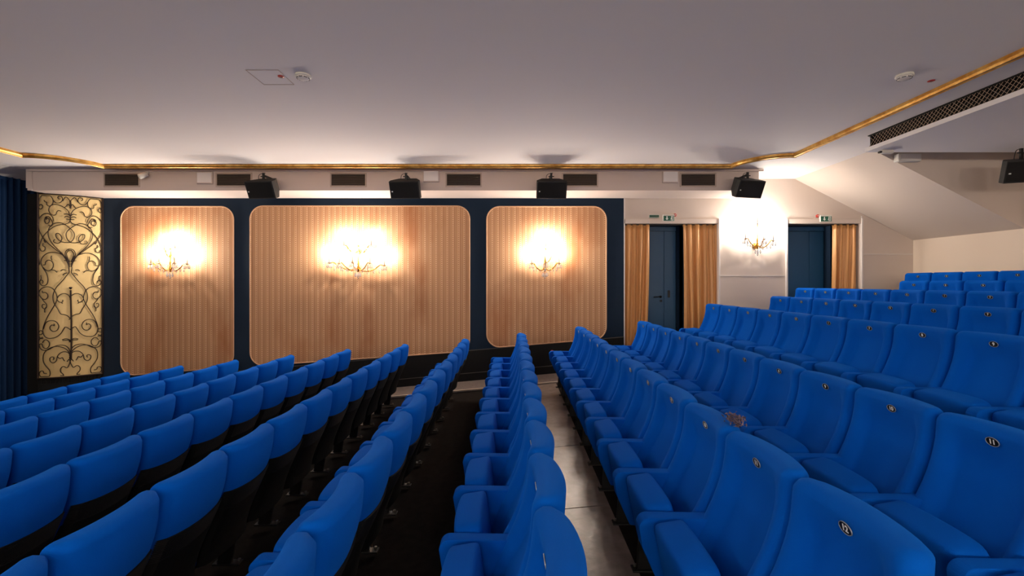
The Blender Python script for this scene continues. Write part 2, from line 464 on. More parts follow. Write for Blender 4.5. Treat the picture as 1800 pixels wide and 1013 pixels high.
# ------------------------------------------------------------------ screen curtain
sc = thing('screen_curtain', 'dark navy velvet screen curtain in deep folds at far left', 'curtain', (XS + .05, 0, -2.85))
n = 1800; zs = [0, 1.2, 2.4, 3.6, 4.86]
v = []; f = []
for off in (0, -.02):
    for zz in zs:
        for i in range(n + 1):
            y = YN + .2 + (D - .06 - YN - .2) * i / n
            a = .048 * math.sin(2 * PI * y / .135 + 1.6 * math.sin(y * 4.3) + .8 * math.sin(y * 11.7)) * (.75 + .3 * math.sin(y * 7.9 + 1)) + .012 * math.sin(2 * PI * y / .061 + zz * .4)
            v.append((a + off, y, zz))
W = n + 1
for h in (0, len(zs) * W):
    for j in range(len(zs) - 1):
        for i in range(n):
            a = h + j * W + i; f.append((a, a + 1, a + W + 1, a + W))
MB().add(v, f).build('velvet_cloth', M_scurtain, sc, smooth=True)
MB().box(-.03, .01, YN + .2, D - .06, 4.80, 4.86).build('heading', M_scurtain, sc)

# ------------------------------------------------------------------ fabric wall panels
def wall_panel(u0, u1, vt, zl, zr, label):
    x0, x1 = WX(u0), WX(u1); zt = WZ(vt); r = .26
    c = (x0 + x1) / 2
    t = thing('wall_panel', label, 'wall panel', (0, D - .026, 0), 'upholstered panels on the navy wall')
    def arc(cx_, cz, a0, a1): return [(cx_ + r * math.cos(a0 + (a1 - a0) * i / 8), cz + r * math.sin(a0 + (a1 - a0) * i / 8)) for i in range(9)]
    poly = arc(x1 - r, zt - r, 0, PI / 2) + arc(x0 + r, zt - r, PI / 2, PI) + arc(x0 + r, zl + r, PI, 1.5 * PI) + arc(x1 - r, zr + r, 1.5 * PI, 2 * PI)
    MB().prism(poly, 'y', -.022, 0).build('fabric_field', M_wallp, t)
    MB().tube([(p[0], -.022, p[1]) for p in poly], .012, 6, True).build('piping', M_pipe, t, smooth=True)
wall_panel(216, 413, 364, -1.86, -1.72, 'striped salmon wall panel nearest the scrollwork column')
wall_panel(442, 826, 363, -1.667, -1.40, 'widest striped salmon wall panel, in the middle of the three')
wall_panel(856, 1065, 364, -1.30, -1.15, 'striped salmon wall panel nearest the gold door curtains')

# ------------------------------------------------------------------ scrollwork column screen
PR = Vector((WX(183), D - .03)); PLt = Vector(((67 - 900) * 8.67 / F, 8.67))
ZT, ZB = BZ - .004, -1.83
pn = thing('scrollwork_panel', 'curved gold panel covered in wrought iron scrollwork beside screen curtain', 'decorative panel', (PLt.x, PLt.y, ZB))
chord = PR - PLt; cn = Vector((chord.y, -chord.x)).normalized()     # towards the room
def pan(a, b, off=0.0):
    """a 0..1 across, b 0..1 downwards"""
    bulge = .16 * 4 * a * (1 - a) * .5
    p = PLt + chord * a + cn * (bulge + off)
    return (p.x - PLt.x, p.y - PLt.y, (ZT + (ZB - ZT) * b) - ZB)
N = 16
v = [pan(i / N, j, o) for o in (0, -.02) for j in (0, 1) for i in range(N + 1)]
f = []; W = N + 1
for i in range(N):
    f += [(i, i + 1, W + i + 1, W + i), (2 * W + i, 2 * W + i + 1, 3 * W + i + 1, 3 * W + i), (i, i + 1, 2 * W + i + 1, 2 * W + i), (W + i, W + i + 1, 3 * W + i + 1, 3 * W + i)]
f += [(0, W, 3 * W, 2 * W), (N, W + N, 3 * W + N, 2 * W + N)]
MB().add(v, f).build('gold_backing', M_goldpanel, pn)
fr = [pan(0, t / 10, .02) for t in range(11)] + [pan(i / N, 1, .02) for i in range(N + 1)] + [pan(1, 1 - t / 10, .02) for t in range(11)] + [pan(1 - i / N, 0, .02) for i in range(N + 1)]
MB().tube(fr, .018, 6, True).build('iron_frame', M_iron, pn)
MB().box(-.24, -.012, .03, .22, -1.0, ZT - ZB).build('dark_gap_box', M_dado, pn)  # black box added to fill the dark gap between panel and curtain
# bead fringe along the lower edge
fb = MB()
for i in range(46):
    a = (i + .5) / 46; p = pan(a, 1, .015)
    fb.box(p[0] - .006, p[0] + .006, p[1] - .006, p[1] + .006, -.10, -.01)
o = fb.build('fringe', M_fringe, pn); o['kind'] = 'stuff'
MB().prism([(pan(i / N, 1, .0)[0], pan(i / N, 1, .0)[1]) for i in range(N + 1)] + [(pan(1, 1, 0)[0], pan(1, 1, 0)[1] + .3), (0, .5)], 'z', -.9, 0).build('black_plinth', M_dado, pn)
# scrolls of the left half, read off the panel in a 507 x 1013 grid, mirrored about x = 243
XA, XW, YA, YH = 80.0, 325.0, 64.0, 902.0
SCR = [
    [(112, 96), (118, 104), (126, 106), (127, 118), (140, 124), (155, 112), (157, 92), (142, 72), (118, 66), (96, 78), (84, 108), (83, 130), (92, 140), (103, 134), (103, 121), (94, 117), (90, 125)],
    [(157, 92), (172, 106), (194, 104), (206, 88), (200, 74), (187, 72), (182, 82), (190, 88)],
    [(206, 96), (222, 74), (243, 92)],
    [(212, 128), (222, 122), (232, 110), (243, 118)],
    [(198, 146), (184, 144), (176, 152), (172, 163), (158, 168), (142, 158), (136, 140), (146, 122), (170, 114), (204, 122), (232, 142), (243, 168), (246, 186)],
    [(246, 186), (238, 200), (222, 208), (182, 216), (150, 232), (112, 268), (92, 308), (84, 350), (86, 384), (90, 410)],
    [(122, 190), (128, 184), (138, 188), (138, 202), (126, 210), (116, 202), (116, 188), (128, 178)],
    [(116, 190), (120, 178), (136, 176), (148, 190), (156, 206), (148, 222), (134, 216)],
    [(160, 196), (154, 176), (132, 160), (106, 166), (86, 190), (83, 224), (96, 262), (122, 296), (164, 330), (204, 360), (226, 390), (238, 420)],
    [(236, 396), (204, 356), (158, 312), (136, 276), (134, 244), (148, 218), (176, 204), (206, 206), (240, 226), (262, 250), (262, 276), (246, 296), (222, 300), (196, 294), (176, 278), (172, 260), (184, 256), (198, 268), (202, 284), (190, 302), (172, 304), (160, 296), (166, 286)],
    [(243, 330), (226, 338), (218, 356), (224, 372), (240, 392)],
    [(243, 336), (230, 346), (226, 360), (240, 396)],
    [(112, 290), (118, 302), (122, 296)],
    [(108, 306), (106, 318), (118, 326), (114, 342), (98, 344), (90, 330)],
    [(240, 420), (230, 384), (206, 362), (172, 350), (136, 352), (108, 370), (96, 396), (104, 422), (124, 452), (132, 482), (126, 506), (108, 514), (94, 506), (90, 492), (100, 486), (108, 494), (104, 502)],
    [(108, 412), (118, 410), (120, 398), (134, 388), (152, 394), (160, 412), (152, 432), (134, 440), (118, 434), (108, 424)],
    [(152, 388), (148, 378), (150, 366)],
    [(150, 436), (166, 438), (178, 448)],
    [(220, 436), (206, 434), (196, 440)], [(228, 450), (214, 454), (206, 462)],
    [(240, 404), (226, 392), (214, 388)], [(240, 448), (236, 424), (240, 404)],
    [(240, 446), (206, 488), (176, 520), (160, 552), (158, 580), (166, 604), (182, 628), (196, 652), (214, 656), (232, 664), (250, 682)],
    [(96, 462), (98, 478), (88, 496)],
    [(104, 538), (106, 548), (118, 546), (130, 556), (130, 570), (118, 580), (102, 576), (88, 558), (88, 540), (104, 524), (130, 518), (156, 528), (172, 550), (178, 576), (170, 600), (150, 632), (128, 668), (112, 704), (106, 730), (112, 756), (132, 770), (166, 768), (194, 752), (212, 726), (222, 718), (246, 732)],
    [(102, 576), (112, 590), (124, 604), (124, 620), (112, 626), (102, 616), (106, 604), (116, 606)],
    [(124, 616), (116, 630), (116, 644)],
    [(108, 726), (122, 694), (146, 684), (172, 690), (186, 710), (180, 730), (162, 738), (146, 730), (142, 716), (152, 706), (164, 710), (162, 700)],
    [(246, 582), (236, 562), (214, 552), (190, 560), (178, 578), (186, 592), (200, 596), (208, 588)],
    [(208, 588), (204, 584)], [(200, 596), (206, 602)],
    [(88, 752), (100, 750), (106, 740), (98, 732), (88, 736), (84, 752), (92, 768), (108, 772)],
    [(104, 792), (110, 782), (124, 778), (138, 790), (138, 808), (124, 820), (108, 814), (100, 796), (84, 800), (88, 774), (106, 764)],
    [(84, 786), (92, 816), (108, 828), (136, 826), (164, 812), (194, 806), (222, 812), (240, 832), (248, 862)],
    [(248, 870), (232, 836), (204, 818), (166, 812), (128, 826), (110, 848), (108, 880), (120, 904), (140, 928), (142, 950), (126, 966), (104, 964), (88, 946), (94, 930), (108, 930), (112, 940), (126, 942)],
    [(248, 872), (236, 848), (216, 840), (196, 844), (180, 860), (174, 882), (158, 892), (144, 884), (142, 868), (154, 862), (162, 868), (158, 876)],
    [(180, 862), (192, 872), (204, 868), (210, 878), (216, 886)],
    [(248, 880), (238, 906), (228, 920), (210, 912), (196, 922), (196, 938), (208, 950), (210, 960), (200, 966), (194, 958)],
    [(250, 790), (236, 780), (220, 776), (204, 780)], [(250, 794), (234, 784), (206, 784)],
    [(248, 872), (236, 880), (228, 890)],
    [(243, 168), (230, 158), (212, 160)], [(243, 176), (226, 170), (214, 176)], [(243, 186), (224, 184)],
]
def pmap(p, mir=False):
    x = p[0] if not mir else 2 * 244 - p[0]
    a = (x - XA) / XW; b = (p[1] - YA) / YH
    return pan(min(.985, max(.015, a)), min(.99, max(.01, b)), .022)
for c in SCR:
    for mir in (False, True):
        MB().tube([pmap(p, mir) for p in smooth_path([(x, y, 0) for x, y in c], 5)], .0072, 5).build('scroll', M_iron, pn, smooth=True)
MB().tube([pmap(p) for p in ((246, 535), (248, 620), (250, 700), (250, 790), (248, 880))], .013, 6).build('stem', M_iron, pn)
MB().tube([pmap(p) for p in ((244, 90), (246, 110), (245, 130))], .013, 6).build('stem', M_iron, pn)
bl = MB()
p0 = Vector(pmap((246, 525)))
bl.lathe([(.004, -.03), (.022, -.005), (.028, .01), (.016, .022)], p0, 8)
bl.build('blossom', M_iron, pn, smooth=True)

# ------------------------------------------------------------------ sconces
bulb_me = MB().lathe([(.006, 0), (.016, .018), (.015, .034), (.005, .062)], seg=6).mesh('bulb', M_bulb, smooth=True)
candle_me = MB().lathe([(.0085, 0), (.0085, .15)], seg=8).mesh('candle', M_candle, smooth=True)
cup_me = MB().lathe([(.008, -.03), (.012, -.012), (.040, 0), (.044, .008), (.010, .006)], seg=12).mesh('drip_cup', M_crystal, smooth=True)
cup2_me = MB().lathe([(.006, -.025), (.014, -.01), (.020, 0), (.010, .004)], seg=10).mesh('candle_socket', M_brass, smooth=True)
drop_me = MB().lathe([(.001, .045), (.006, .038), (.020, -.018), (.001, -.052)], seg=6).mesh('crystal_drop', M_crystal)
bead_me = MB().lathe([(.001, .016), (.014, 0), (.001, -.016)], seg=6).mesh('crystal_bead', M_crystal)
def sconce(x, z, arms, label, yw=D, sgn=-1, group=None, scale=1.0):
    """arms: (dx, bulb height dz, reach from wall). sgn -1 = projects to -y"""
    t = thing('crystal_sconce', label, 'wall lamp', (x, yw, z), group)
    MB().lathe([(.055, 0), (.06, sgn * .012), (.03, sgn * .03), (.018, sgn * .10), (.03, sgn * .115), (.012, sgn * .14)], (0, 0, -.03), 16, 'y').build('back_plate', M_brass, t, smooth=True)
    top = max(a[1] for a in arms)
    MB().lathe([(.008, -.10), (.022, -.085), (.014, -.05), (.026, -.02), (.012, .03), (.020, .07), (.010, .12), (.009, max(.16, top - .18)), (.018, max(.17, top - .165)), (.004, max(.2, top - .14))], (0, sgn * .11, 0), 12).build('stem', M_brass, t, smooth=True)
    for (dx, dz, ry) in arms:
        bz = dz - .162                         # cup level
        y1 = sgn * ry
        src = (0, sgn * .11, -.04 if dz < .2 else dz - .25)
        pts = smooth_path([src, (dx * .3, sgn * (.11 + (ry - .11) * .4), src[2] - .05), (dx * .62, sgn * (.11 + (ry - .11) * .8), bz - .075), (dx * .85, y1, bz + .01), (dx, y1, bz - .01)], 6)
        arm = MB().tube(pts, .010, 6).build('arm', M_brass, t, smooth=True)
        link('drip_cup', cup_me, arm, (dx, y1, bz)); link('candle_socket', cup2_me, arm, (dx, y1, bz + .008))
        link('candle', candle_me, arm, (dx, y1, bz + .012)); link('bulb', bulb_me, arm, (dx, y1, dz))
        for k in range(5):
            a = 2 * PI * k / 5 + dx * 9
            link('crystal_drop', drop_me, arm, (dx + .044 * math.cos(a), y1 + .044 * math.sin(a), bz - .055))
        for k in (.35, .6, .82):
            link('crystal_drop', drop_me, arm, (dx * k, sgn * .11 + (y1 - sgn * .11) * k, bz - .11 - .02 * (k < .5)))
        # a swag of beads back to the stem
        for k in range(1, 6):
            q = k / 6
            link('crystal_bead', bead_me, t, (dx * q, sgn * .11 + (y1 - sgn * .11) * q, bz + .01 - .09 * math.sin(PI * q) + (1 - q) * .03))
    for k in range(6):
        a = 2 * PI * k / 6
        link('crystal_drop', drop_me, t, (.05 * math.cos(a), sgn * .13 + .05 * math.sin(a), -.15))
    link('crystal_drop', drop_me, t, (0, sgn * .12, -.19))
Z0 = WZ(470)
A1 = [(-.34, .22, .18), (-.11, .23, .27), (.20, .23, .27), (.38, .22, .18), (-.10, .50, .15), (.12, .52, .15)]
sconce(WX(307), WZ(470), A1, 'lit crystal candle sconce on the panel beside the scrollwork column')
A2 = [(-.55, .24, .18), (-.32, .23, .27), (-.05, .25, .3), (.28, .23, .27), (.54, .19, .18), (-.27, .58, .15), (.27, .58, .15)]
sconce(WX(633), WZ(470), A2, 'largest lit crystal sconce, on the wide middle wall panel')
A3 = [(-.27, .23, .18), (0, .24, .28), (.28, .23, .18), (.02, .56, .15), (.17, .40, .17)]
sconce(WX(957), WZ(470), A3, 'lit crystal candle sconce on the panel nearest the doors')
A4 = [(-.27, .26, .18), (.04, .24, .28), (.28, .22, .18), (-.02, .58, .15)]
sconce(WX(1326), WZ(430), A4, 'lit brass sconce on the white wall between the two doors')
NL = ['nearest the screen', 'second from the screen', 'third from the screen', 'in the middle of that wall', 'third from the back rows', 'second from the back rows', 'nearest the back rows']
for i, x in enumerate((-7.2, -5.0, -2.8, -.6, 1.6, 3.9, 6.3)):  # sconces assumed on the unseen wall, extra ones added as fill light
    sconce(x, WZ(460), (A1, A3)[i % 2], 'unseen lit crystal sconce on the wall behind the viewer, ' + NL[i], YN, 1)

# ------------------------------------------------------------------ bulkhead fittings
def bp(u, v, y=BY): return ((u - 900) * y / F, (HV - v) * y / F)
slat_me = MB().box(-.305, .305, -.012, .012, -.004, .004).mesh('slat', M_slat)
VL = ['first air vent from the screen, above the scrollwork column', 'second air vent from the screen, partly behind a speaker', 'third air vent from the screen, above the widest wall panel', 'fourth air vent from the screen, between two black speakers', 'fifth air vent from the screen, right of a speaker', 'air vent nearest the doors, last on the bulkhead']
for i, u in enumerate((214.5, 411.5, 612.5, 815, 1019.5, 1227)):
    x, z = bp(u, 316.5)
    t = thing('air_vent', VL[i], 'air vent', (x, BY, z), 'air vents along the bulkhead')
    fr_ = MB().box(-.335, .335, -.012, 0, .105, .13).box(-.335, .335, -.012, 0, -.13, -.105).box(-.335, -.31, -.012, 0, -.105, .105).box(.31, .335, -.012, 0, -.105, .105)
    fr_.build('vent_frame', M_ventf, t)
    MB().box(-.31, .31, -.002, 0, -.105, .105).build('vent_duct', M_ventdk, t)
    for k in range(9):
        o = link('slat', slat_me, t, (0, -.008, -.092 + k * .023)); o.rotation_euler = (.6, 0, 0)
BL = ['flat white wall box right of the small spot, nearest the screen', 'flat white wall box between the middle speaker and a vent', 'flat white wall box nearest the doors, left of the last vent']
for i, (u, v) in enumerate(((361, 313), (758, 310), (1178, 311.5))):
    x, z = bp(u, v)
    t = thing('flat_loudspeaker', BL[i], 'wall box', (x, BY, z), 'flat white boxes on the bulkhead')
    MB().box(-.15, .15, -.03, 0, -.11, .11).build('housing', M_bulk, t, bevel=.006)
    MB().box(-.13, .13, -.034, -.029, -.09, .09).build('front_cover', M_ceil, t)
x, z = bp(260, 310)
t = thing('spotlight', 'small white spotlight on the bulkhead beside the first vent', 'spotlight', (x, BY, z))
MB().lathe([(.03, 0), (.03, -.02)], (0, 0, .07), 12, 'y').build('mount', M_plastic, t)
o = MB().lathe([(.03, .06), (.045, .04), (.05, -.08), (.04, -.085)], (0, 0, 0), 14, 'y').build('lamp_head', M_plastic, t, (0, -.09, 0), smooth=True); o.rotation_euler = (.5, 0, -.7)
MB().tube([(0, -.015, .07), (0, -.06, .05), (0, -.09, .01)], .009, 6).build('bracket', M_plastic, t)

def speaker(x, y, z, yaw, tilt, label, top, wall=True):
    t = thing('cinema_speaker', label, 'speaker', (x, y, z), 'black surround speakers')
    wd, hh, dp = .265, .155, .30
    e = bpy.data.objects.new('cabinet', None)
    # wedge cabinet: front larger than back
    v = [(-wd, 0, -hh), (wd, 0, -hh), (wd, 0, hh), (-wd, 0, hh), (-wd * .62, dp, -hh * .45), (wd * .62, dp, -hh * .45), (wd * .62, dp, hh * .95), (-wd * .62, dp, hh * .95),
         (-wd, dp * .35, -hh), (wd, dp * .35, -hh), (wd, dp * .35, hh), (-wd, dp * .35, hh)]
    f = [(0, 1, 2, 3), (4, 7, 6, 5), (0, 8, 9, 1), (1, 9, 10, 2), (2, 10, 11, 3), (3, 11, 8, 0), (8, 4, 5, 9), (9, 5, 6, 10), (10, 6, 7, 11), (11, 7, 4, 8)]
    rot = Matrix.Rotation(yaw, 4, 'Z') @ Matrix.Rotation(tilt, 4, 'X')
    cab = MB().add(v, f).build('cabinet', M_spk, t, bevel=.008)
    cab.matrix_local = rot
    g = MB().box(-wd + .018, wd - .018, -.012, 0, -hh + .018, hh - .018).build('front_grille', M_spkgrille, cab, bevel=.005)
    MB().box(-wd + .035, -wd + .06, -.0145, -.011, -.03, -.012).build('maker_plate', M_signw, cab)
    MB().box(-.018, .018, .10, .125, .08, top).build('bracket_pole', M_black, t)
    if wall: MB().box(-.02, .02, .12, BY - y, top - .06, top - .03).build('wall_bracket', M_black, t)
    MB().box(-.05, .05, .105, .12, top - .07, top - .055).build('cross_bar', M_black, t)
    MB().tube(smooth_path([(.03, .12, top), (-.07, .11, top - .03), (-.09, .12, top - .12), (-.06, .16, .10)], 6), .005, 5).build('cable', M_black, t)
SL = ['black speaker hanging above the gap between first two wall panels', 'black speaker hanging above the widest wall panel', 'black speaker hanging above the panel nearest the doors', 'black speaker hanging above the brass sconce on the white wall']
SY = 8.02
for i, (u, v, yaw) in enumerate(((457, 334.5, -.14), (711, 334.5, -.05), (970, 334.5, .02), (1320, 333.0, .24))):
    speaker((u - 900) * SY / F, SY, (HV - v) * SY / F, yaw, .42, SL[i], .33)
speaker(7.12, 6.25, 1.535, -.35, .30, 'black speaker at right edge, hanging before the stair soffit face', .342, False)
# small white boxes near the slope
x, z = (1600 - 900) * 7.1 / F, (HV - 276.5) * 7.1 / F
t = thing('emergency_light', 'white oblong box under the lower ceiling slab near the slope', 'wall box', (x, 7.2, z))
MB().box(-.18, .18, -.10, 0, -.06, .06).build('housing', M_plastic, t, bevel=.01)
MB().box(-.15, .15, -.108, -.099, -.04, .04).build('cover', M_white, t)
t = thing('motion_sensor', 'tiny white sensor at the corner of the lower ceiling slab', 'sensor', (5.31, 6.45, 1.877))
MB().box(-.08, .08, -.03, .03, -.05, 0).build('housing', M_plastic, t, bevel=.01)
MB().box(-.11, -.08, -.02, .02, -.04, -.015).build('eye', M_black, t)

# ------------------------------------------------------------------ signs over the doors
def exit_sign(u, v, label):
    t = thing('exit_sign', label, 'exit sign', (WX(u), D - .03, WZ(v)), 'green exit signs over the doors'); t.scale = (.86, .86, .86)
    MB().box(-.135, .135, -.03, .03, -.075, .085).build('housing', M_plastic, t, bevel=.008)
    MB().box(-.125, .125, -.034, -.029, -.066, .05).build('green_face', M_green, t)
    ar = [(-.012, .04), (.012, .04), (.012, -.01), (.035, -.01), (0, -.052), (-.035, -.01), (-.012, -.01)]
    MB().prism([(a - .045, b) for a, b in ar], 'y', -.0365, -.0335).build('arrow', M_signw, t)
    MB().prism([(.05, -.055), (.105, -.055), (.105, .042), (.05, .042), (.05, .03), (.092, .03), (.092, -.043), (.05, -.043)], 'y', -.0365, -.0335).build('door_symbol', M_signw, t)
    man = MB().lathe([(.001, -.0365), (.010, -.0365), (.010, -.0335)], (.062, 0, .022), 10, 'y')
    man.prism([(.05, .01), (.072, .01), (.080, -.012), (.066, -.018), (.078, -.036), (.064, -.04), (.052, -.018), (.044, -.04), (.032, -.034), (.046, -.012)], 'y', -.0365, -.0335)
    man.build('running_figure', M_signw, t)
exit_sign(1174, 384, 'green exit sign with white arrow over the curtained left door')
exit_sign(1449, 385, 'green exit sign with white arrow over the door nearest the back wall')
t = thing('door_sign', 'narrow dark green sign left of the exit sign', 'sign', (WX(1149.5), D, WZ(380.5)))
MB().box(-.105, .105, -.02, 0, -.034, .034).build('plate', M_plastic, t)
MB().box(-.095, .095, -.023, -.019, -.024, .024).build('green_face', M_green, t)
for k in range(7): MB().box(-.08 + k * .024, -.065 + k * .024, -.0245, -.0225, -.007, .007).build('letter_mark', M_rail, t)
for u, v, lab in ((1186, 378.5, 'small red alarm disc right of the left exit sign'), (1436.5, 380, 'small red alarm disc left of the right exit sign')):
    t = thing('alarm_disc', lab, 'alarm', (WX(u), D, WZ(v)), 'red alarm discs over the doors')
    MB().lathe([(.032, 0), (.032, -.02), (.02, -.03)], (0, 0, 0), 14, 'y').build('red_disc', M_red, t, smooth=True)
    MB().lathe([(.01, -.029), (.01, -.034)], (0, 0, 0), 8, 'y').build('lens', M_plastic, t)
t = thing('alarm_button', 'small red round button on the black dado beside a switch', 'button', (WX(970), D - .035, WZ(617.5)))
MB().lathe([(.028, 0), (.03, -.03), (.018, -.045)], (0, 0, 0), 14, 'y').build('red_button', M_red, t, smooth=True)
t = thing('wall_socket', 'small pale socket on the black dado beside the red button', 'socket', (WX(977), D - .035, WZ(620)))
MB().box(-.03, .03, -.03, 0, -.04, .04).build('housing', M_plastic, t, bevel=.006)
MB().lathe([(.018, -.031), (.018, -.034)], (0, 0, 0), 10, 'y').build('cover', M_ventf, t)

# ------------------------------------------------------------------ ceiling fittings
for (u, v, ru, rv, l1, l2) in ((533, 137, 494, 134.5, 'white smoke detector on the ceiling right of the hatch outline', 'flat red disc on the ceiling inside the hatch outline'), (1590, 137, 1637, 142, 'white smoke detector on the ceiling beside the gilded moulding', 'flat red disc on the ceiling close to the gilded moulding')):
    y = (CEIL - .03) * F / (HV - v); x = (u - 900) * y / F
    t = thing('smoke_detector', l1, 'smoke detector', (x, y, CEIL), 'smoke detectors on the ceiling')
    MB().lathe([(.075, 0), (.078, -.018), (.07, -.024)], (0, 0, 0), 20).build('base', M_plastic, t, smooth=True)
    MB().lathe([(.062, -.022), (.064, -.034), (.045, -.046)], (0, 0, 0), 20).build('head', M_white, t, smooth=True)
    for k in range(8):
        a = 2 * PI * k / 8
        o = MB().box(-.016, .016, -.002, .002, -.004, .004).build('vent_slot', M_black, t, (.060 * math.cos(a), .060 * math.sin(a), -.036)); o.rotation_euler = (0, 0, a + PI / 2)
    y = CEIL * F / (HV - rv); x = (ru - 900) * y / F
    t = thing('marker_disc', l2, 'marker', (x, y, CEIL), 'red discs on the ceiling')
    MB().lathe([(.032, 0), (.032, -.004), (.02, -.007)], (0, 0, 0), 16).build('red_disc', M_red, t)
    MB().lathe([(.010, -.006), (.010, -.009)], (0, 0, 0), 10).build('centre', M_rail, t)

# ------------------------------------------------------------------ seats
H = 1.05; P = .55; HW = .265
FR = [(.30, -.360), (.40, -.345), (.50, -.312), (.60, -.262), (.70, -.212), (.80, -.174), (.90, -.150), (1.05, -.138)]
RE = [(.30, -.235), (.40, -.210), (.50, -.172), (.60, -.126), (.70, -.080), (.80, -.040), (.90, -.016), (1.05, -.006)]
def smi(tab, z):
    return (interp(tab, z - .03) + interp(tab, z) * 2 + interp(tab, z + .03)) / 4
def fx_(z, s):
    a = abs(s)
    bol = -.046 * (1 - sstep(.56, .76, a)) * sstep(1.03, .84, z)
    lum = .012 * (1 - a * a) * sstep(.38, .5, z) * sstep(.68, .5, z)
    return smi(FR, z) - bol - lum - .038 * s * s
def rx_(z, s): return smi(RE, z) - .046 * s * s
def backrest_mesh():
    b = MB(); NF, NR = 29, 13
    levels = [.30, .34, .40, .46, .52, .58, .64, .70, .76, .82, .87, .92, .96]
    r = .045
    levels += [H - r + r * math.sin(PI / 2 * k / 6) for k in range(0, 7)]
    rings = []
    for z in levels:
        q = max(0, (z - (H - r)) / r); sh = math.sqrt(max(0, 1 - q * q))
        hw = HW - r * .8 * (1 - sh)
        if z < .5: hw -= .02 * (.5 - z) / .2
        ring = []
        # rounded plan outline: front points then rear points
        for i in range(NF):
            s = -1 + 2 * i / (NF - 1)
            xf, xr = fx_(z, s), rx_(z, s); mid = (xf + xr) / 2
            e = (1 - max(0, (abs(s) - .86) / .14) ** 2 * .62)
            x = mid + (xf - mid) * e * (.22 + .78 * sh)
            ring.append((x, s * hw, z))
        for i in range(NR):
            s = 1 - 2 * i / (NR - 1)
            xf, xr = fx_(z, s), rx_(z, s); mid = (xf + xr) / 2
            e = (1 - max(0, (abs(s) - .75) / .25) ** 2 * .55)
            x = mid + (xr - mid) * e * (.22 + .78 * sh)
            ring.append((x, s * hw * .998, z))
        rings.append(ring)
    m = NF + NR; v = [p for R in rings for p in R]; f = []
    for j in range(len(rings) - 1):
        for k in range(m):
            l = (k + 1) % m
            f.append((j * m + k, j * m + l, (j + 1) * m + l, (j + 1) * m + k))
    # caps as quads across front/rear
    for base in (0, (len(rings) - 1) * m):
        f.append(tuple(base + k for k in range(m)))
    return b.add(v, f).mesh('backrest', M_blue, smooth=True)
def shell_mesh():
    b = MB(); n = 12
    def top(s): return .742 + .016 * s * s
    rows = [0, .15, .3, .45, .6, .7]
    rib = 12
    zs_ = lambda s: [.27 + (top(s) - .27) * q for q in rows] + [.27 + (top(s) - .27) * (.74 + .26 * k / (2 * rib)) for k in range(2 * rib + 1)]
    cols = []
    for i in range(n + 1):
        s = -1 + 2 * i / n
        c = []
        for k, z in enumerate(zs_(s)):
            e = max(0, (abs(s) - .8) / .2) ** 2
            x = rx_(z, s) + .012 - e * .050
            if k >= len(rows) and (k - len(rows)) % 2: x -= .0032
            c.append((x, s * (HW - .001), z))
        cols.append(c)
    m = len(cols[0])
    v = [p for c in cols for p in c]; n1 = len(v)
    v += [(p[0] - .018, p[1] * .985, p[2]) for c in cols for p in c]
    f = []
    for i in range(n):
        for k in range(m - 1):
            a = i * m + k
            f.append((a, a + m, a + m + 1, a + 1)); f.append((n1 + a, n1 + a + 1, n1 + a + m + 1, n1 + a + m))
        f.append((i * m, (i + 1) * m, n1 + (i + 1) * m, n1 + i * m)); a = i * m + m - 1; f.append((a, a + m, n1 + a + m, n1 + a))
    for k in range(m - 1):
        f.append((k, k + 1, n1 + k + 1, n1 + k)); a = n * m + k; f.append((a, a + 1, n1 + a + 1, n1 + a))
    return b.add(v, f).mesh('back_shell', M_shell)
def cushion_mesh():
    """tipped-up seat cushion, thick and rounded, top leaning slightly forward"""
    b = MB(); nu, nv = 20, 12
    v = []; f = []
    Wd, Hh, Th = .226, .205, .070
    bm = bmesh.new(); bmesh.ops.create_cube(bm, size=2)
    for _ in range(4): bmesh.ops.subdivide_edges(bm, edges=bm.edges[:], cuts=1, use_grid_fill=True)
    def sq(t, p): return math.copysign(abs(t) ** p, t)
    for vv in bm.verts:
        x, y, z = vv.co
        # superellipsoid-like rounding
        ln = (abs(x) ** 9 + abs(y) ** 9 + abs(z) ** 9) ** (1 / 9)
        x, y, z = x / ln, y / ln, z / ln
        X = x * Th * (1 + .12 * z) - .012 * (1 - y * y) * (1 if x < 0 else 0)
        Y = y * Wd; Z = z * Hh - .012 * y * y * (z > 0)
        vv.co = (X, Y, Z)
    bmesh.ops.recalc_face_normals(bm, faces=bm.faces[:])
    bmesh.ops.rotate(bm, verts=bm.verts[:], cent=(0, 0, 0), matrix=Matrix.Rotation(-.16, 3, 'Y'))
    bmesh.ops.translate(bm, verts=bm.verts[:], vec=(-.452, 0, .445))
    me = bpy.data.meshes.new('seat_cushion'); bm.to_mesh(me); bm.free()
    for p in me.polygons: p.use_smooth = True
    me.materials.append(M_blue)
    return me
def arm_mesh():
    pts = []
    for a in range(0, 10):                               # rounded front
        t = PI / 2 + PI / 2 * a / 9
        pts.append((-.565 + .05 * math.cos(t), .575 + .05 * math.sin(t)))
    pts += [(-.60, .48), (-.52, .30), (-.36, .27), (-.28, .30), (-.225, .62)]
    # insert: back end sits inside the backrests
    return MB().prism(pts, 'y', -.036, .036).mesh('armrest', M_blue, bevel=.014, segs=3, smooth=True)
me_back, me_shell, me_cush, me_arm = backrest_mesh(), shell_mesh(), cushion_mesh(), arm_mesh()
me_ped = MB().prism([(-.47, 0), (-.37, 0), (-.33, .30), (-.45, .30)], 'y', -.016, .016).mesh('pedestal', M_black, bevel=.004)
me_foot = MB().box(-.50, -.30, -.035, .035, 0, .012).mesh('foot_plate', M_black, bevel=.003)
me_bolt = MB().lathe([(.013, .012), (.013, .024), (.006, .026)], seg=8).mesh('bolt', M_steel)
